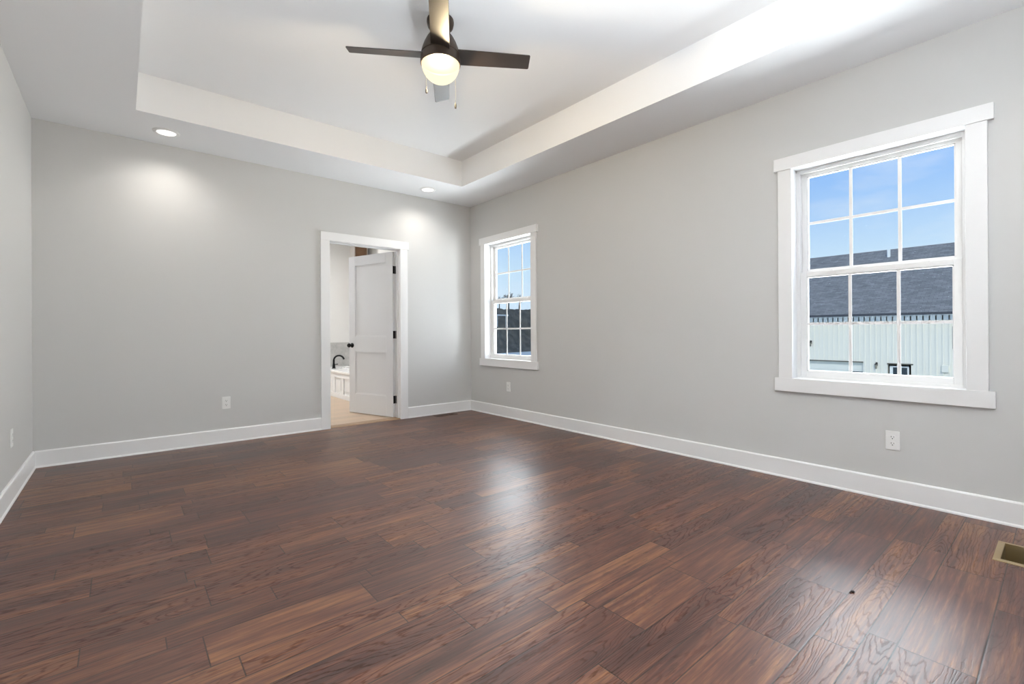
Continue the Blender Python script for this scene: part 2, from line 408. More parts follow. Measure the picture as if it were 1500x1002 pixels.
# ---------------------------------------------------------------- windows
def window(n, y0, y1):
    root = struct(empty('window_%d' % n, (XR, (y0 + y1) / 2, WZ0)))
    iv = Matrix.Translation(-root.location)
    def add(mb, name, m, bevel=0.0, parent=None):
        mb.bm.transform(iv)
        return mb.build(name, m, parent or root, bevel)
    z0, z1 = WZ0, WZ1; cw = 0.088; c0 = XR - 0.019
    add(MB().box(c0, XR, y0 - cw, y0, z0, z1), 'side_casing', TRIM, 0.0015)
    add(MB().box(c0, XR, y1, y1 + cw, z0, z1), 'side_casing', TRIM, 0.0015)
    add(MB().box(XR - 0.024, XR, y0 - cw - 0.026, y1 + cw + 0.026, z1, z1 + 0.088), 'head_casing', TRIM, 0.0015)
    add(MB().box(XR - 0.024, XR, y0 - cw - 0.026, y1 + cw + 0.026, z0 - 0.093, z0), 'sill_casing', TRIM, 0.0015)
    j0, j1 = c0 + 0.002, XR + 0.078
    jm = MB().box(XR, j1, y0 - JT, y0, z0, z1).box(XR, j1, y1, y1 + JT, z0, z1)
    jm.box(XR, j1, y0 - JT, y1 + JT, z1, z1 + JT).box(XR, j1, y0 - JT, y1 + JT, z0 - JT, z0)
    add(jm, 'jamb_liner', TRIM)
    # vinyl main frame with a stop step
    fr = MB(); f0, f1 = XR + 0.078, XR + 0.158
    for (a, b, c, d) in ((y0 - JT, y0 + 0.022, z0 - JT, z1 + JT), (y1 - 0.022, y1 + JT, z0 - JT, z1 + JT)):
        fr.box(f0, f1, a, b, c, d)
    fr.box(f0, f1, y0 + 0.022, y1 - 0.022, z1 - 0.020, z1 + JT).box(f0, f1, y0 + 0.022, y1 - 0.022, z0 - JT, z0 + 0.016)
    fr.box(f0 + 0.002, f0 + 0.010, y0 + 0.022, y1 - 0.022, z1 - 0.030, z1 - 0.020)
    add(fr, 'window_frame', VINYL, 0.001)
    def sash(name, xa, xb, za, zb, st, rb, rtp, gx):
        ya, yb = y0 + 0.0225, y1 - 0.0225
        s = MB().box(xa, xb, ya, ya + st, za, zb).box(xa, xb, yb - st, yb, za, zb)
        s.box(xa, xb, ya + st, yb - st, za, za + rb).box(xa, xb, ya + st, yb - st, zb - rtp, zb)
        # glazing bead
        gy0, gy1, gz0, gz1 = ya + st, yb - st, za + rb, zb - rtp
        o = add(s, name, VINYL, 0.0012)
        bd = MB(); bx0, bx1 = xa + 0.006, xb - 0.004
        bd.box(bx0, bx1, gy0, gy0 + 0.006, gz0, gz1).box(bx0, bx1, gy1 - 0.006, gy1, gz0, gz1)
        bd.box(bx0, bx1, gy0, gy1, gz0, gz0 + 0.006).box(bx0, bx1, gy0, gy1, gz1 - 0.006, gz1)
        add(bd, 'glazing_bead', VINYL, 0, o)
        add(MB().box(gx - 0.002, gx + 0.002, gy0, gy1, gz0, gz1), 'pane', GLASS, 0, o)
        mu = MB(); w = 0.0095
        for i in (1, 2):
            yy = gy0 + (gy1 - gy0) * i / 3
            mu.box(gx - 0.006, gx - 0.0025, yy - w, yy + w, gz0, gz1)
        zz = (gz0 + gz1) / 2
        for i in range(3):
            a = gy0 + (gy1 - gy0) * i / 3 + (w if i else 0); b = gy0 + (gy1 - gy0) * (i + 1) / 3 - (w if i < 2 else 0)
            mu.box(gx - 0.006, gx - 0.0025, a, b, zz - w, zz + w)
        add(mu, 'muntin_grid', VINYL, 0.001, o)
        return o
    lo = sash('lower_sash', XR + 0.082, XR + 0.112, z0 + 0.016, 1.456, 0.038, 0.034, 0.034, XR + 0.098)
    sash('upper_sash', XR + 0.118, XR + 0.148, 1.436, z1 - 0.020, 0.032, 0.036, 0.026, XR + 0.134)
    for t in (0.22, 0.78):
        yy = y0 + (y1 - y0) * t
        k = MB().box(XR + 0.088, XR + 0.118, yy - 0.024, yy + 0.024, 1.456, 1.463).box(XR + 0.094, XR + 0.108, yy - 0.008, yy + 0.016, 1.463, 1.470)
        add(k, 'sash_lock', VINYL, 0.001, lo)
    return root
for i, (a, b) in enumerate(WINDOWS): window(i + 1, a, b)

# ---------------------------------------------------------------- door to the bathroom
def build_door():
    root = struct(empty('door_1', ((DX0 + DX1) / 2, YB, 0)))
    iv = Matrix.Translation(-root.location)
    def add(mb, name, m, bevel=0.0, parent=None, smooth=False):
        mb.bm.transform(iv); return mb.build(name, m, parent or root, bevel, smooth)
    for (ya, yb) in ((YB - 0.019, YB), (YB + TW, YB + TW + 0.019)):
        add(MB().box(DX0 - CW - 0.005, DX0 - 0.005, ya, yb, 0, DZ + 0.004), 'side_casing', TRIM, 0.0015)
        add(MB().box(DX1 - 0.002, DX1 + CW - 0.005, ya, yb, 0, DZ + 0.004), 'side_casing', TRIM, 0.0015)
        ex = 0.003 if ya < YB else 0
        add(MB().box(DX0 - CW - 0.005, DX1 + CW + 0.012, ya - ex, yb, DZ + 0.004, DZ + 0.097), 'head_casing', TRIM, 0.0015)
    jb = MB().box(DX0 - JT, DX0, YB, YB + TW, 0, DZ).box(DX1, DX1 + JT, YB, YB + TW, 0, DZ)
    jb.box(DX0 - JT, DX1 + JT, YB, YB + TW, DZ, DZ + JT)
    jb.box(DX0, DX0 + 0.011, YB + 0.045, YB + 0.08, 0, DZ - 0.011).box(DX1 - 0.011, DX1, YB + 0.045, YB + 0.08, 0, DZ - 0.011)
    jb.box(DX0, DX1, YB + 0.045, YB + 0.08, DZ - 0.011, DZ)
    add(jb, 'door_jamb', TRIM)
    add(MB().prism([(YB - 0.004, 0), (YB + TW + 0.02, 0), (YB + TW + 0.01, 0.007), (YB + 0.012, 0.007)], 'x', DX0, DX1), 'threshold_strip',
        mat('threshold_wood', (0.30, 0.19, 0.11), 0.5, noise=(20, 0.2)))
    # leaf, swung into the bathroom; local frame: x from hinge to latch, y thickness, z up
    hx, hy = DX1 - 0.009, YB + TW + 0.004
    W, T, Z0, Z1 = 0.800, 0.035, 0.012, 2.040
    lf = MB(); s = 0.118
    def frame(y0, y1):
        lf.box(0, s, y0, y1, Z0, Z1).box(W - s, W, y0, y1, Z0, Z1)
        lf.box(s, W - s, y0, y1, Z0, 0.262).box(s, W - s, y0, y1, 0.80, 1.00).box(s, W - s, y0, y1, Z1 - 0.125, Z1)
    frame(0, T)
    leaf = lf
    ang = math.radians(90 + 18.4)
    R = Matrix.Translation(Vector((hx, hy, 0))) @ Matrix.Rotation(ang, 4, 'Z')
    def addl(mb, name, m, bevel=0.0, parent=None, smooth=False):
        mb.bm.transform(R); return add(mb, name, m, bevel, parent, smooth)
    lo = addl(leaf, 'door_leaf', DOORP, 0.002)
    for (za, zb) in ((0.262, 0.80), (1.00, Z1 - 0.125)):
        p = MB().box(s, W - s, 0.012, T - 0.012, za, zb)
        # small stepped sticking round each recessed panel
        for (ya, yb) in ((0.0065, 0.012), (T - 0.012, T - 0.0065)):
            p.box(s, s + 0.012, ya, yb, za, zb).box(W - s - 0.012, W - s, ya, yb, za, zb)
            p.box(s + 0.012, W - s - 0.012, ya, yb, za, za + 0.012).box(s + 0.012, W - s - 0.012, ya, yb, zb - 0.012, zb)
        addl(p, 'door_panel', DOORP, 0.001, lo)
    for sgn, yy in ((1, T), (-1, 0)):
        kn = MB().lathe([(0, 0), (0.031, 0), (0.031, 0.006), (0.026, 0.010), (0.012, 0.012), (0.011, 0.030), (0.018, 0.036), (0.027, 0.046), (0.028, 0.056), (0.022, 0.066), (0, 0.069)],
                        (W - 0.062, yy, 0.885), 28, Matrix.Rotation(math.radians(-90 * sgn), 4, 'X'))
        addl(kn, 'door_knob', BLACK, 0, lo, True)
    for zc in (0.225, 1.022, 1.818):
        hg = MB().box(-0.0035, 0.0, 0.001, T - 0.004, zc - 0.047, zc + 0.047)
        hg.bm.transform(R)
        hg.box(DX1 - 0.003, DX1, YB + TW - 0.036, YB + TW, zc - 0.047, zc + 0.047)
        hg.tube([(DX1 - 0.010, YB + TW + 0.005, zc - 0.047), (DX1 - 0.010, YB + TW + 0.005, zc + 0.047)], 0.0062, 12)
        add(hg, 'hinge', BLACK)
build_door()

# ---------------------------------------------------------------- ceiling fan
def bladed_fan():
    FX, FY = 1.5665, 2.566
    root = tag(empty('ceiling_fan', (FX, FY, ZT)), 'dark bronze four-blade ceiling fan with lit frosted globe under the tray ceiling', 'ceiling fan')
    def z(v): return v - ZT
    BL = mat('fan_blade_laminate', (0.020, 0.012, 0.008), 0.47, 0.0, noise=(9, 0.2), spec=0.8)
    MB().lathe([(0, z(3.033)), (0.084, z(3.033)), (0.086, z(3.02)), (0.080, z(2.992)), (0.058, z(2.972)), (0.032, z(2.964)), (0, z(2.964))]).build('canopy', BRONZE, root, 0, True)
    MB().lathe([(0, z(2.966)), (0.030, z(2.966)), (0.030, z(2.935)), (0, z(2.935))]).build('neck', BRONZE, root, 0, True)
    MB().lathe([(0, z(2.950)), (0.050, z(2.950)), (0.068, z(2.938)), (0.085, z(2.915)), (0.102, z(2.882)), (0.115, z(2.846)), (0.122, z(2.818)),
                (0.1225, z(2.812)), (0.119, z(2.809)), (0.119, z(2.803)), (0.1235, z(2.800)), (0.126, z(2.775)), (0.1265, z(2.752)), (0.122, z(2.748)), (0.118, z(2.756)), (0, z(2.760))]).build('motor_housing', BRONZE, root, 0, True)
    gm = bpy.data.materials.new('lit_frosted_glass'); gm.use_nodes = True
    g = NT(gm); gm.node_tree.nodes.remove(gm.node_tree.nodes['Principled BSDF'])
    em = g.n('ShaderNodeEmission'); em.inputs[0].default_value = (1.0, 0.86, 0.58, 1); em.inputs[1].default_value = 0.98
    tr = g.n('ShaderNodeBsdfTransparent'); mx = g.n('ShaderNodeMixShader'); mx.inputs[0].default_value = 0.30
    g.link(em.outputs[0], mx.inputs[1]); g.link(tr.outputs[0], mx.inputs[2])
    g.link(mx.outputs[0], gm.node_tree.nodes['Material Output'].inputs[0])
    prof = [(0.1165, z(2.756))] + [(0.1185 * math.cos(a), z(2.748) - 0.114 * math.sin(a)) for a in [math.radians(d) for d in range(0, 90, 6)]] + [(0, z(2.634))]
    tag(MB().lathe(prof).build('globe', gm, root, 0, True), 'lit frosted glass globe')
    lamp('fan_bulb', 'POINT', (FX, FY, 2.705), E_FAN, (1.0, 0.80, 0.50), shadow_soft_size=0.045)
    # blades: slightly tapered boards, pitched, rooted in the housing slot
    pitch = math.radians(15); zb = z(2.806)
    base = None
    for k in range(4):
        th = math.radians(-39.94 + 7.5 + 90 * k)
        mb = MB(); r0, r1, w0, w1, t = 0.095, 0.572, 0.060, 0.054, 0.0032
        out = [(r0, -w0), (r1 - 0.006, -w1), (r1, -w1 + 0.006), (r1 + 0.002, w1 - 0.006), (r1 - 0.004, w1), (r0, w0)]
        mb.prism(out, 'z', -t, t)
        mb.bm.transform(Matrix.Translation((0, 0, zb)) @ Matrix.Rotation(th, 4, 'Z') @ Matrix.Rotation(-pitch, 4, 'X'))
        mb.build('blade', BL, root, 0.001)
    # pull chains: beads on a cord, with a fob
    fwd = Vector((math.sin(YAW), math.cos(YAW), 0)); rgt = Vector((math.cos(YAW), -math.sin(YAW), 0))
    chm = mat('chain_metal', (0.05, 0.045, 0.04), 0.6, 0.4, noise=(40, 0.1))
    for lat, dep, zend in ((-0.103, 0.070, 2.612), (0.083, 0.092, 2.522)):
        p = rgt * lat + fwd * dep
        c = MB(); zt = z(2.768)
        c.tube([(p.x, p.y, zt), (p.x, p.y, z(zend + 0.03))], 0.0007, 5)
        zz = zt
        while zz > z(zend + 0.03):
            c.lathe([(0, 0.0017), (0.0015, 0.0008), (0.0015, -0.0008), (0, -0.0017)], (p.x, p.y, zz), 6); zz -= 0.0046
        ch = c.build('pull_chain', chm, root)
        MB().lathe([(0, 0.034), (0.0022, 0.033), (0.003, 0.028), (0.0068, 0.020), (0.0075, 0.006), (0.006, -0.006), (0, -0.008)], (p.x, p.y, z(zend)), 14).build('fob', mat('fob_metal', (0.015, 0.013, 0.012), 0.6, noise=(50, 0.1)), ch, 0, True)
bladed_fan()

# ---------------------------------------------------------------- recessed lights
def downlights():
    lens = emis('downlight_lens', (1.0, 0.965, 0.90), 1.6)
    ring = mat('downlight_trim', (0.85, 0.85, 0.84), 0.4, noise=(10, 0.01))
    spots = [((0.297, 4.868), 'recessed ceiling light near the left end of the far soffit'),
             ((2.790, 4.868), 'recessed ceiling light above the doorway near the far right corner')]
    added_cans = [((0.297, 0.15), 'added unseen fill light in the soffit beside the camera on the left'),  # out-of-view cans added as fill light
              ((2.790, 0.15), 'added unseen fill light in the soffit beside the nearer window')]
    root = empty('recessed_light')
    MB().lathe([(0.066, -0.004), (0.070, -0.009), (0.084, -0.008), (0.094, -0.003), (0.095, 0.0), (0.066, 0.0)]).build('trim_ring', ring, root, 0, True)
    MB().lathe([(0, -0.0035), (0.068, -0.0035), (0.068, 0.0), (0, 0.0)]).build('lens', lens, root, 0, True)
    for i, ((x, y), lb) in enumerate(spots + added_cans):
        o = root if i == 0 else copy_tree(root)
        o.location = (x, y, H)
        tag(o, lb, 'ceiling light', 'recessed lights in the soffit')
        lamp('downlight_beam', 'SPOT', (x, y, H - 0.012), E_CAN, (1.0, 0.95, 0.87), spot_size=math.radians(150), spot_blend=1.0, shadow_soft_size=0.06)
    return root
DL = downlights()

# ---------------------------------------------------------------- outlets
def outlet():
    root = empty('wall_outlet')                 # local: x right, z up, faces -y
    pl = MB().prism([(-0.035, -0.0575), (0.035, -0.0575), (0.035, 0.0575), (-0.035, 0.0575)], 'y', -0.0055, 0)
    pl.build('cover_plate', PLAST, root, 0.0022)
    for s in (1, -1):
        zc = 0.0195 * s
        pts = [(0.0165 * math.cos(a) , 0.0 + max(-0.0135, min(0.0135, 0.0175 * math.sin(a)))) for a in [2 * math.pi * i / 28 for i in range(28)]]
        rc = MB().prism([(p, zc + q) for p, q in pts], 'y', -0.0075, -0.0055).build('receptacle', PLAST, root)
        sl = MB().box(-0.0075, -0.0050, -0.0079, -0.0075, zc - 0.001, zc + 0.008).box(0.0050, 0.0075, -0.0079, -0.0075, zc, zc + 0.007)
        sl.prism([(0.003 * math.cos(a), zc - 0.0075 + 0.003 * math.sin(a)) for a in [2 * math.pi * i / 10 for i in range(10)]], 'y', -0.0079, -0.0075)
        sl.build('slots', SLOT, rc)
    MB().lathe([(0, 0.0), (0.003, 0.0), (0.003, 0.0012), (0, 0.0016)], (0, -0.0055, 0), 12, Matrix.Rotation(math.radians(90), 4, 'X')).build('screw', PLAST, root)
    return root
OUT0 = outlet()
for i, (loc, rz, lb) in enumerate([
    ((0.771, YB, 0.381), 0, 'white duplex outlet on the back wall left of the doorway'),
    ((XR, 0.699, 0.366), -90, 'white duplex outlet on the right wall below the nearer window'),
    ((XR, 4.406, 0.377), -90, 'white duplex outlet on the right wall below the far window'),
    ((XL, 4.285, 0.392), 90, 'white duplex outlet on the left wall seen edge-on')]):
    o = OUT0 if i == 0 else copy_tree(OUT0)
    o.location = loc; o.rotation_euler = (0, 0, math.radians(rz))
    tag(o, lb, 'outlet', 'white duplex wall outlets')

# ---------------------------------------------------------------- floor registers
def registers():
    brass = mat('aged_brass', (0.46, 0.36, 0.20), 0.36, 0.85, noise=(8, 0.12), bump=(60, 0.1))
    root = tag(empty('floor_duct', (3.172, 0.157, 0)), 'open brass floor duct collar without its grille beside the right baseboard', 'floor vent')
    iv = Matrix.Translation(-root.location)
    a0, a1, b0, b1 = VX0, VX1, VY0, VY1
    fl = MB(); e = 0.030; h = 0.003
    fl.box(a0 - e, a0, b0 - e * 0.75, b1 + e * 0.75, 0, h).box(a1, a1 + e * 0.6, b0 - e * 0.75, b1 + e * 0.75, 0, h)
    fl.box(a0, a1, b0 - e * 0.75, b0, 0, h).box(a0, a1, b1, b1 + e * 0.75, 0, h)
    fl.bm.transform(iv); fl.build('flange', brass, root, 0.001)
    bo = MB(); d = -0.16; t = 0.0015
    bo.box(a0, a0 + t, b0, b1, d, h).box(a1 - t, a1, b0, b1, d, h).box(a0, a1, b0, b0 + t, d, h).box(a0, a1, b1 - t, b1, d, h)
    bo.box(a0, a1, b0, b1, d - t, d)
    bo.bm.transform(iv); bo.build('duct_boot', brass, root)
    wd = mat('vent_wood', (0.070, 0.036, 0.024), 0.45, noise=(12, 0.25))
    r2_ = tag(empty('floor_register', (3.15, 5.085, 0)), 'brown louvered floor register by the far corner baseboard', 'floor vent')
    iv = Matrix.Translation(-r2_.location)
    f2 = MB(); x0, x1, y0, y1 = 3.0, 3.30, 5.030, 5.140
    f2.box(x0, x1, y0, y0 + 0.02, 0, 0.005).box(x0, x1, y1 - 0.02, y1, 0, 0.005).box(x0, x0 + 0.02, y0 + 0.02, y1 - 0.02, 0, 0.005).box(x1 - 0.02, x1, y0 + 0.02, y1 - 0.02, 0, 0.005)
    f2.bm.transform(iv); f2.build('register_frame', wd, r2_, 0.001)
    lv = MB(); n = 13
    for i in range(n):
        xx = x0 + 0.02 + (x1 - x0 - 0.04) * (i + 0.5) / n
        lv.box(xx - 0.005, xx + 0.005, y0 + 0.02, y1 - 0.02, 0.0012, 0.004)
    lv.bm.transform(iv); lv.build('louvers', wd, r2_)
    bk = MB().box(x0 + 0.02, x1 - 0.02, y0 + 0.02, y1 - 0.02, 0.0, 0.001); bk.bm.transform(iv)
    bk.build('dark_backing', SLOT, r2_)
registers()

def speck():
    dk = mat('dark_chitin', (0.018, 0.010, 0.009), 0.4, noise=(400, 0.3))
    b = MB()
    b.lathe([(0, 0.0075), (0.003, 0.006), (0.0048, 0.002), (0.005, -0.001), (0.0035, -0.006), (0, -0.0078)], (0, 0, 0.0042), 14,
            Matrix.Rotation(math.radians(35), 4, 'Z') @ Matrix.Rotation(math.radians(90), 4, 'X'))
    o = b.build('floor_debris', dk, None, 0, True, (2.226, 0.557, 0))
    h = MB().lathe([(0, 0.003), (0.0022, 0.0018), (0.0028, 0), (0.002, -0.002), (0, -0.003)], (-0.011, 0.006, 0.0026), 10).build('broken_crumb', dk, o, 0, True)
    tag(o, 'tiny dark brown oval speck of debris lying on the floor planks', 'debris')
speck()

# ---------------------------------------------------------------- bathroom beyond the door
def bathroom():
    BX0, BX1, BY0, BY1 = 0.9, XR, YB + TW, 8.62
    tile = plank_tile('bath_plank_tile', (0.58, 0.44, 0.32), (0.50, 0.39, 0.29), 0.15, 0.9)
    bw = mat('bath_wall_paint', (0.80, 0.79, 0.765), 0.6, noise=(0.7, 0.01))
    struct(MB().box(BX0, BX1, BY0, BY1, -0.1, 0).box(DX0, DX1, YB, BY0, -0.1, 0.0).build('floor_bathroom', tile))
    struct(MB().box(BX0, BX1, BY0, BY1, H, H + 0.1).build('ceiling_bathroom', CEIL))
    struct(MB().box(BX0 - 0.1, BX1 + 0.1, BY1, BY1 + 0.1, -0.1, H + 0.1).build('wall_bathroom_back', bw))
    struct(MB().box(BX0 - 0.1, BX0, BY0, BY1, -0.1, H + 0.1).build('wall_bathroom_left', bw))
    struct(MB().box(BX1, BX1 + 0.1, BY0, BY1, -0.1, H + 0.1).build('wall_bathroom_right', bw))
    struct(MB().box(2.86, 2.96, BY0, 6.42, 0, H).build('wall_bathroom_shade_screen', bw))  # partition added to keep the gap behind the open door dark
    st = bpy.data.materials.new('grey_stone_tile'); st.use_nodes = True
    g = NT(st); tc = g.n('ShaderNodeTexCoord').outputs['Object']
    c = g.ramp(g.noise(tc, 9, 5, 0.6), [(0.3, (0.36, 0.355, 0.34)), (0.7, (0.56, 0.55, 0.53))])
    g.link(c, st.node_tree.nodes['Principled BSDF'].inputs['Base Color'])
    o = MB().box(2.60, BX1, BY1 - 0.012, BY1, 0.44, 0.875).build('trim_1', st); struct(o)
    # tub set into a panelled white deck, front facing the doorway side
    root = tag(empty('bathtub', (3.15, 7.6, 0)), 'white drop-in bathtub in a panelled deck seen through the doorway', 'bathtub')
    iv = Matrix.Translation(-root.location)
    X0, X1, Y0, Y1, ZD = 2.675, XR - 0.002, 6.55, BY1 - 0.014, 0.440
    def add(mb, n, m, bev=0.0, sm=False):
        mb.bm.transform(iv); return mb.build(n, m, root, bev, sm)
    tw = mat('tub_acrylic', (0.88, 0.88, 0.87), 0.2, noise=(3, 0.01))
    pn = mat('tub_panel_paint', (0.82, 0.82, 0.82), 0.4, noise=(3, 0.01))
    ap = MB().box(X0 + 0.022, X0 + 0.04, Y0, Y1, 0, ZD - 0.03)
    ap.box(X0, X0 + 0.022, Y0, Y1, 0, 0.075).box(X0, X0 + 0.022, Y0, Y1, ZD - 0.11, ZD - 0.03)
    n = 5
    for i in range(n + 1):
        yy = Y0 + (Y1 - Y0 - 0.09) * i / n
        ap.box(X0, X0 + 0.022, yy, yy + 0.09, 0.075, ZD - 0.11)
    for i in range(n):
        ya = Y0 + (Y1 - Y0 - 0.09) * i / n + 0.09; yb = Y0 + (Y1 - Y0 - 0.09) * (i + 1) / n
        ap.box(X0 + 0.010, X0 + 0.022, ya + 0.05, yb - 0.05, 0.125, ZD - 0.16)
    ap.box(X0 + 0.04, X1, Y0, Y0 + 0.02, 0, ZD - 0.03)
    add(ap, 'front_panel', pn, 0.002)
    dk = MB(); hx0, hx1, hy0, hy1 = X0 + 0.24, X1 - 0.22, Y0 + 0.2, Y1 - 0.38
    dk.box(X0 - 0.02, hx0, Y0 - 0.02, Y1, ZD - 0.03, ZD).box(hx1, X1, Y0 - 0.02, Y1, ZD - 0.03, ZD)
    dk.box(hx0, hx1, Y0 - 0.02, hy0, ZD - 0.03, ZD).box(hx0, hx1, hy1, Y1, ZD - 0.03, ZD)
    add(dk, 'tub_deck', tw, 0.004)
    bs = MB(); N = 40; rings = []
    cx, cy, ax, ay = (hx0 + hx1) / 2, (hy0 + hy1) / 2, (hx1 - hx0) / 2 + 0.03, (hy1 - hy0) / 2 + 0.03
    def ov(s, z):
        out = []
        for i in range(N):
            a = 2 * math.pi * i / N; ca, sa = math.cos(a), math.sin(a)
            out.append(bs.bm.verts.new((cx + ax * s * math.copysign(abs(ca) ** 0.5, ca), cy + ay * s * math.copysign(abs(sa) ** 0.5, sa), z)))
        return out
    for s, z in ((1.0, ZD + 0.001), (1.0, ZD + 0.014), (0.95, ZD + 0.018), (0.90, ZD + 0.008), (0.84, ZD - 0.15), (0.74, ZD - 0.33), (0.60, ZD - 0.37)): rings.append(ov(s, z))
    for A, B in zip(rings, rings[1:]):
        for i in range(N): bs.bm.faces.new((A[i], A[(i + 1) % N], B[(i + 1) % N], B[i]))
    bs.bm.faces.new(rings[-1])
    add(bs, 'tub_basin', tw, 0, True)
    # gooseneck filler on the deck
    fx, fy = 2.80, 8.12
    fr = tag(empty('tub_faucet', (fx, fy, ZD + 0.0006)), 'black gooseneck tub faucet standing on the white tub deck', 'faucet')
    MB().lathe([(0, 0), (0.034, 0), (0.034, 0.008), (0.026, 0.014), (0.022, 0.05), (0.017, 0.09), (0, 0.092)]).build('faucet_base', BLACK, fr, 0, True)
    d = Vector((0.86, -0.5, 0)); pts = [(0, 0, 0.085), (0.0, 0, 0.12)]
    for i in range(0, 13):
        a = math.radians(180 - i * 14.0)
        pts.append(tuple(d * (0.085 + 0.085 * math.cos(a)) + Vector((0, 0, 0.135 + 0.085 * math.sin(a)))))
    MB().tube(pts, [0.017] * 3 + [0.015] * (len(pts) - 3), 14).build('spout', BLACK, fr, 0, True)
    MB().tube([(0.0, 0, 0.062), (0.03, -0.018, 0.07), (0.06, -0.034, 0.074)], [0.006, 0.006, 0.008], 10).build('lever_handle', BLACK, fr, 0, True)
    # wooden cabinet high on the back wall, seen over the door
    wd = mat('cabinet_wood', (0.23, 0.125, 0.065), 0.45, noise=(6, 0.3))
    wt = mat('cabinet_trim', (0.72, 0.68, 0.64), 0.5, noise=(5, 0.03))
    cb = tag(empty('wall_cabinet', (3.42, BY1, 2.2)), 'brown wooden cabinet high on the bathroom wall above the open door', 'cabinet')
    MB().box(-0.14, 0.12, -0.20, 0, -0.6, 0.46).build('cabinet_body', wt, cb, 0.003)
    MB().box(-0.12, 0.095, -0.22, -0.20, -0.58, 0.43).build('cabinet_door', wd, cb, 0.003)
    # unseen recessed light added to brighten the bathroom
    c = copy_tree(DL); c.location = (1.6, 7.4, H)
    tag(c, 'added unseen recessed light brightening the bathroom behind the door head', 'ceiling light', 'recessed lights in the soffit')
    lamp('bathroom_fill_light', 'AREA', (1.6, 7.4, H - 0.012), E_BATH, (0.97, 0.985, 1.0), shape='DISK', size=0.14)
bathroom()

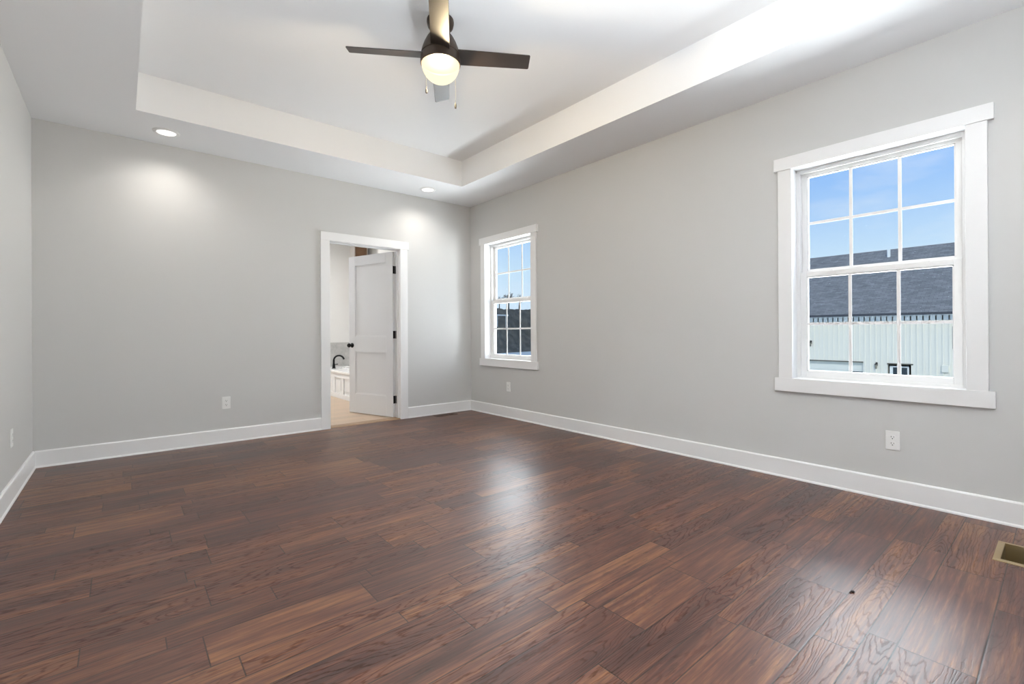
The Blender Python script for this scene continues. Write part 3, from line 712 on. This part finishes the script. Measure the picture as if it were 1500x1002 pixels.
# ---------------------------------------------------------------- outdoors
GZ = -2.4
def outdoors():
    gm = mat('pale_gravel', (0.50, 0.52, 0.49), 0.9, noise=(0.5, 0.12))
    struct(MB().box(-60, 140, -60, 160, GZ - 0.5, GZ).build('ground', gm))
    struct(MB().box(XL - TW, XR + TO, YF - TW, YB, GZ, -0.16 - 0.002).build('foundation', mat('foundation_block', (0.35, 0.34, 0.33), 0.9, noise=(4, 0.1))))
    # neighbouring house
    D = 30.0; Y0, Y1 = -6.0, 17.0; EZ = 1.90; RX, RZ = 36.7, 6.09; DB = 43.4
    root = tag(empty('neighbor_house', (D, 5, GZ)), 'white board and batten house with dark shingle roof outside the nearer window', 'house')
    iv = Matrix.Translation(-root.location)
    def add(mb, n, m, bev=0.0, parent=None):
        mb.bm.transform(iv); return mb.build(n, m, parent or root, bev)
    sid = mat('white_siding', (0.83, 0.81, 0.70), 0.6, noise=(0.8, 0.03))
    wht = mat('house_white_trim', (0.84, 0.87, 0.85), 0.5, noise=(1, 0.02))
    crm = mat('garage_door_paint', (0.78, 0.80, 0.73), 0.55, noise=(1, 0.03))
    drk = mat('dark_pane', (0.035, 0.05, 0.06), 0.12, noise=(2, 0.2))
    blk = mat('dark_gutter', (0.05, 0.055, 0.065), 0.5, noise=(2, 0.1))
    gy0, gy1, gz1 = 7.0, 12.5, -0.635
    dy0, dy1, dz1 = 5.04, 5.97, -0.665
    wy0, wy1, wz0, wz1 = 2.3, 3.53, 0.23, 1.17
    w = wall_with_holes('y', D, D + 0.25, Y0, Y1, GZ, EZ, [(gy0, gy1, GZ, gz1), (dy0, dy1, GZ, dz1), (wy0, wy1, wz0, wz1)])
    w.box(D, DB, Y0, Y0 + 0.25, GZ, EZ).box(D, DB, Y1 - 0.25, Y1, GZ, EZ).box(DB - 0.25, DB, Y0, Y1, GZ, EZ)
    for yy in (Y0, Y1 - 0.25): w.prism([(D, EZ), (DB, EZ), (RX, RZ - 0.2)], 'y', yy, yy + 0.25)
    yy = Y0
    while yy < Y1:                                   # battens
        inside = [h for h in ((gy0, gy1, GZ, gz1), (dy0, dy1, GZ, dz1), (wy0, wy1, wz0, wz1)) if h[0] - 0.06 < yy < h[1] + 0.06]
        if not inside: w.box(D - 0.03, D, yy - 0.025, yy + 0.025, GZ, EZ)
        else:
            h = inside[0]
            if h[2] > GZ: w.box(D - 0.03, D, yy - 0.025, yy + 0.025, GZ, h[2] - 0.1)
            w.box(D - 0.03, D, yy - 0.025, yy + 0.025, h[3] + 0.02, EZ)
        yy += 0.235
    add(w, 'siding', sid)
    sh = bpy.data.materials.new('dark_shingles'); sh.use_nodes = True
    g = NT(sh); tc = g.n('ShaderNodeTexCoord').outputs['Object']; sp = g.n('ShaderNodeSeparateXYZ'); g.link(tc, sp.inputs[0])
    br = g.n('ShaderNodeTexBrick'); g.link(g.xyz(sp.outputs[1], g.m('MULTIPLY', sp.outputs[0], 1.18), 0.0), br.inputs['Vector'])
    br.inputs['Scale'].default_value = 1; br.inputs['Brick Width'].default_value = 0.34; br.inputs['Row Height'].default_value = 0.145; br.inputs['Mortar Size'].default_value = 0.006
    br.inputs['Color1'].default_value = (0.19, 0.185, 0.172, 1); br.inputs['Color2'].default_value = (0.27, 0.262, 0.245, 1); br.inputs['Mortar'].default_value = (0.10, 0.10, 0.10, 1)
    f = g.noise(tc, 3.0, 5, 0.7)
    g.link(g.mix(0.6, br.outputs[0], g.ramp(f, [(0.3, (0.7, 0.7, 0.7)), (0.7, (1.25, 1.25, 1.25))]), 'MULTIPLY'), sh.node_tree.nodes['Principled BSDF'].inputs['Base Color'])
    sh.node_tree.nodes['Principled BSDF'].inputs['Roughness'].default_value = 0.85
    OV = 0.40; k = (RZ - EZ) / (RX - (D - OV))
    rf = MB().prism([(D - OV, EZ), (RX, RZ), (DB + OV, EZ), (DB + OV, EZ - 0.16), (RX, RZ - 0.2), (D - OV, EZ - 0.10)], 'y', Y0 - 0.3, Y1 + 0.3)
    rf = add(rf, 'roof', sh)
    px, py = 35.75, 7.02
    vp = MB().tube([(px, py, EZ + k * (px - D + OV) - 0.05), (px, py, EZ + k * (px - D + OV) + 0.42)], 0.085, 12)
    add(vp, 'vent_pipe', wht, 0, rf)
    gt = MB().box(D - OV - 0.10, D - OV, Y0 - 0.3, Y1 + 0.3, EZ - 0.10, EZ + 0.015)
    add(gt, 'gutter', blk)
    add(MB().box(D - OV, D, Y0, Y1, EZ - 0.14, EZ - 0.10).box(D - 0.03, D - 0.018, Y0, Y1, EZ - 0.36, EZ - 0.14), 'soffit_board', wht)
    add(MB().box(D - 0.05, D + 0.02, gy0 - 0.02, gy1, gz1 - 0.005, gz1 + 0.05).box(D - 0.05, D + 0.02, dy0 - 0.08, dy1, dz1 - 0.005, dz1 + 0.05), 'head_shade_strip', mat('head_shade_line', (0.11, 0.105, 0.075), 0.6, noise=(3, 0.1)))  # dark strips put in for the shade line under the recessed heads
    gd = MB(); nrow = 4
    for i in range(nrow):
        z0 = GZ + (gz1 - GZ) * i / nrow; z1 = GZ + (gz1 - GZ) * (i + 1) / nrow
        gd.box(D + 0.16, D + 0.2, gy0, gy1, z0 + 0.008, z1 - 0.008)
    gd.box(D + 0.19, D + 0.22, gy0, gy1, GZ, gz1)
    gd = add(gd, 'garage_door', crm)
    add(MB().box(D + 0.145, D + 0.165, gy0 + 0.02, gy0 + 0.62, -1.5, -1.13), 'garage_window', drk, 0, gd)
    dr = MB().box(D + 0.14, D + 0.19, dy0 + 0.10, dy1 - 0.06, GZ, dz1 - 0.10)
    dr = add(dr, 'front_door', wht)
    for (a, b) in ((5.21, 5.43), (5.55, 5.77)):
        add(MB().box(D + 0.125, D + 0.145, a, b, -1.75, -0.83), 'door_pane', drk, 0, dr)
    wf = MB().box(D - 0.02, D + 0.05, wy0, wy0 + 0.05, wz0, wz1).box(D - 0.02, D + 0.05, wy1 - 0.05, wy1, wz0, wz1).box(D - 0.02, D + 0.05, wy0, wy1, wz0 - 0.06, wz0).box(D - 0.02, D + 0.05, wy0, wy1, wz1, wz1 + 0.06)
    wf = add(wf, 'house_window', blk)
    add(MB().box(D + 0.03, D + 0.04, wy0, wy1, wz0, wz1), 'window_pane', drk, 0, wf)
    add(MB().box(D - 0.12, D - 0.018, 3.66, 3.90, -0.95, -0.62), 'utility_box', sid, 0.01)
    # lanterns
    lr = empty('wall_lantern')
    lm = mat('lantern_metal', (0.05, 0.045, 0.04), 0.5, 0.3, noise=(20, 0.1))
    lg = mat('lantern_glass', (0.30, 0.28, 0.22), 0.15, noise=(10, 0.1))
    MB().box(-0.02, 0.0, -0.05, 0.05, -0.02, 0.16).tube([(-0.01, 0, 0.10), (-0.06, 0, 0.17), (-0.11, 0, 0.165), (-0.11, 0, 0.13)], 0.009, 8).build('wall_bracket', lm, lr)
    MB().lathe([(0, 0.14), (0.012, 0.135), (0.02, 0.115), (0.075, 0.06), (0.078, 0.05), (0, 0.05)], (-0.11, 0, 0), 8).build('lantern_cap', lm, lr)
    MB().lathe([(0, 0.05), (0.062, 0.05), (0.042, -0.12), (0, -0.12)], (-0.11, 0, 0), 6).build('lantern_glass', lg, lr)
    MB().lathe([(0, -0.12), (0.048, -0.12), (0.05, -0.135), (0.02, -0.15), (0.008, -0.175), (0, -0.178)], (-0.11, 0, 0), 8).build('lantern_base', lm, lr)
    for i, (y, zc, lb) in enumerate(((9.41, 0.34, 'small dark lantern on white house wall above the garage door'),
                                     (6.42, -0.76, 'small dark lantern on white house wall between garage and front door'))):
        o = lr if i == 0 else copy_tree(lr)
        o.location = (D, y, zc); tag(o, lb, 'wall lantern', 'lanterns on the neighbor house')
    # wooded bank seen through the far window
    hm = bpy.data.materials.new('brushy_hillside'); hm.use_nodes = True
    g = NT(hm); tc = g.n('ShaderNodeTexCoord').outputs['Object']
    c = g.ramp(g.noise(tc, 0.9, 8, 0.72), [(0.30, (0.045, 0.047, 0.042)), (0.48, (0.085, 0.082, 0.070)), (0.60, (0.125, 0.118, 0.098)), (0.75, (0.085, 0.105, 0.068))])
    hb = hm.node_tree.nodes['Principled BSDF']; g.link(c, hb.inputs['Base Color']); hb.inputs['Roughness'].default_value = 1.0
    hb.inputs['Specular IOR Level'].default_value = 0.1
    mb = MB(); nx, ny = 150, 60; rnd = random.Random(3); V = []
    from mathutils import noise as mn
    def hz(x, y):
        s = 62.0 + 1.3 * math.sin(x * 0.23)
        top = 4.35 + 1.1 / (1 + math.exp(-(x - 54.0) * 0.9)) + 0.02 * max(0, y - 70)
        t = max(0.0, min(1.0, (y - s) / 8.0)); t = t * t * (3 - 2 * t)
        return GZ - 0.05 + (top - GZ) * t + (mn.fractal(Vector((x * 0.5, y * 0.5, 1.3)), 0.9, 2.0, 5) * 0.55 * min(1, t * 4) if t > 0 else 0)
    for j in range(ny + 1):
        yy = 59.5 + (105 - 59.5) * (j / ny) ** 1.6
        V.append([mb.bm.verts.new((20 + 80 * i / nx, yy, hz(20 + 80 * i / nx, yy))) for i in range(nx + 1)])
    for j in range(ny):
        for i in range(nx): mb.bm.faces.new((V[j][i], V[j][i + 1], V[j + 1][i + 1], V[j + 1][i]))
    struct(mb.build('hillside', hm))
    rail = MB(); rm = mat('guard_rail_steel', (0.55, 0.56, 0.55), 0.5, 0.2, noise=(2, 0.1))
    yr = 66.2
    rail.box(43.0, 54.6, yr, yr + 0.08, 4.08, 4.34)
    for i in range(6): rail.box(43.6 + i * 2.1, 43.75 + i * 2.1, yr + 0.08, yr + 0.25, 0.8, 4.25)
    tag(rail.build('guard_rail', rm), 'thin pale rail crossing the dark hillside outside the far window', 'rail')
    # bare trees on the crest
    bk = mat('bare_bark', (0.085, 0.075, 0.065), 0.9, noise=(3, 0.2))
    def branch(mb, p, d, L, r, depth, rn):
        q = p + d * L
        mb.tube([p, (p + q) / 2 + Vector((rn.uniform(-1, 1), rn.uniform(-1, 1), rn.uniform(-.5, .5))) * L * 0.05, q], [r, r * 0.85, r * 0.68], 5 if depth < 3 else 4)
        if depth >= 5: return
        for _ in range(3 if depth < 3 else 2):
            ax = Vector((rn.uniform(-1, 1), rn.uniform(-1, 1), rn.uniform(-0.3, 0.5))).normalized()
            nd = (d + ax * 0.75).normalized()
            branch(mb, p + d * L * rn.uniform(0.6, 1.0), nd, L * rn.uniform(0.55, 0.8), max(0.022, r * 0.6), depth + 1, rn)
    protos = []
    for s in (1, 2, 3):
        t = empty('bare_tree'); rn = random.Random(s)
        m1 = MB().tube([(0, 0, -0.6), (0.03, 0.02, 0.4), (0, 0, 1.1)], [0.17, 0.13, 0.11], 8); m1.build('trunk', bk, t)
        m2 = MB()
        for _ in range(4):
            branch(m2, Vector((0, 0, rn.uniform(0.7, 1.05))), Vector((rn.uniform(-.7, .7), rn.uniform(-.7, .7), 1)).normalized(), 0.95, 0.06, 1, rn)
        m2.build('branches', bk, t)
        protos.append(t)
    used = set()
    places = [(52.6, 0.75), (55.6, 1.05), (59.0, 1.0), (62.6, 0.9), (66.2, 1.1), (69.8, 1.0), (50.3, 0.5)]
    for i, (x, s) in enumerate(places):
        p = protos[i % 3]
        o = p if i % 3 not in used else copy_tree(p)
        used.add(i % 3); y = 71.0 + (i * 37 % 5) * 0.5
        x *= 1.07; o.location = (x, y, hz(x, y)); o.scale = (s, s, s); o.rotation_euler = (0, 0, i * 1.1)
        tag(o, 'bare branching tree standing on the crest of the dark hillside', 'tree', 'bare trees on the hillside crest')
outdoors()
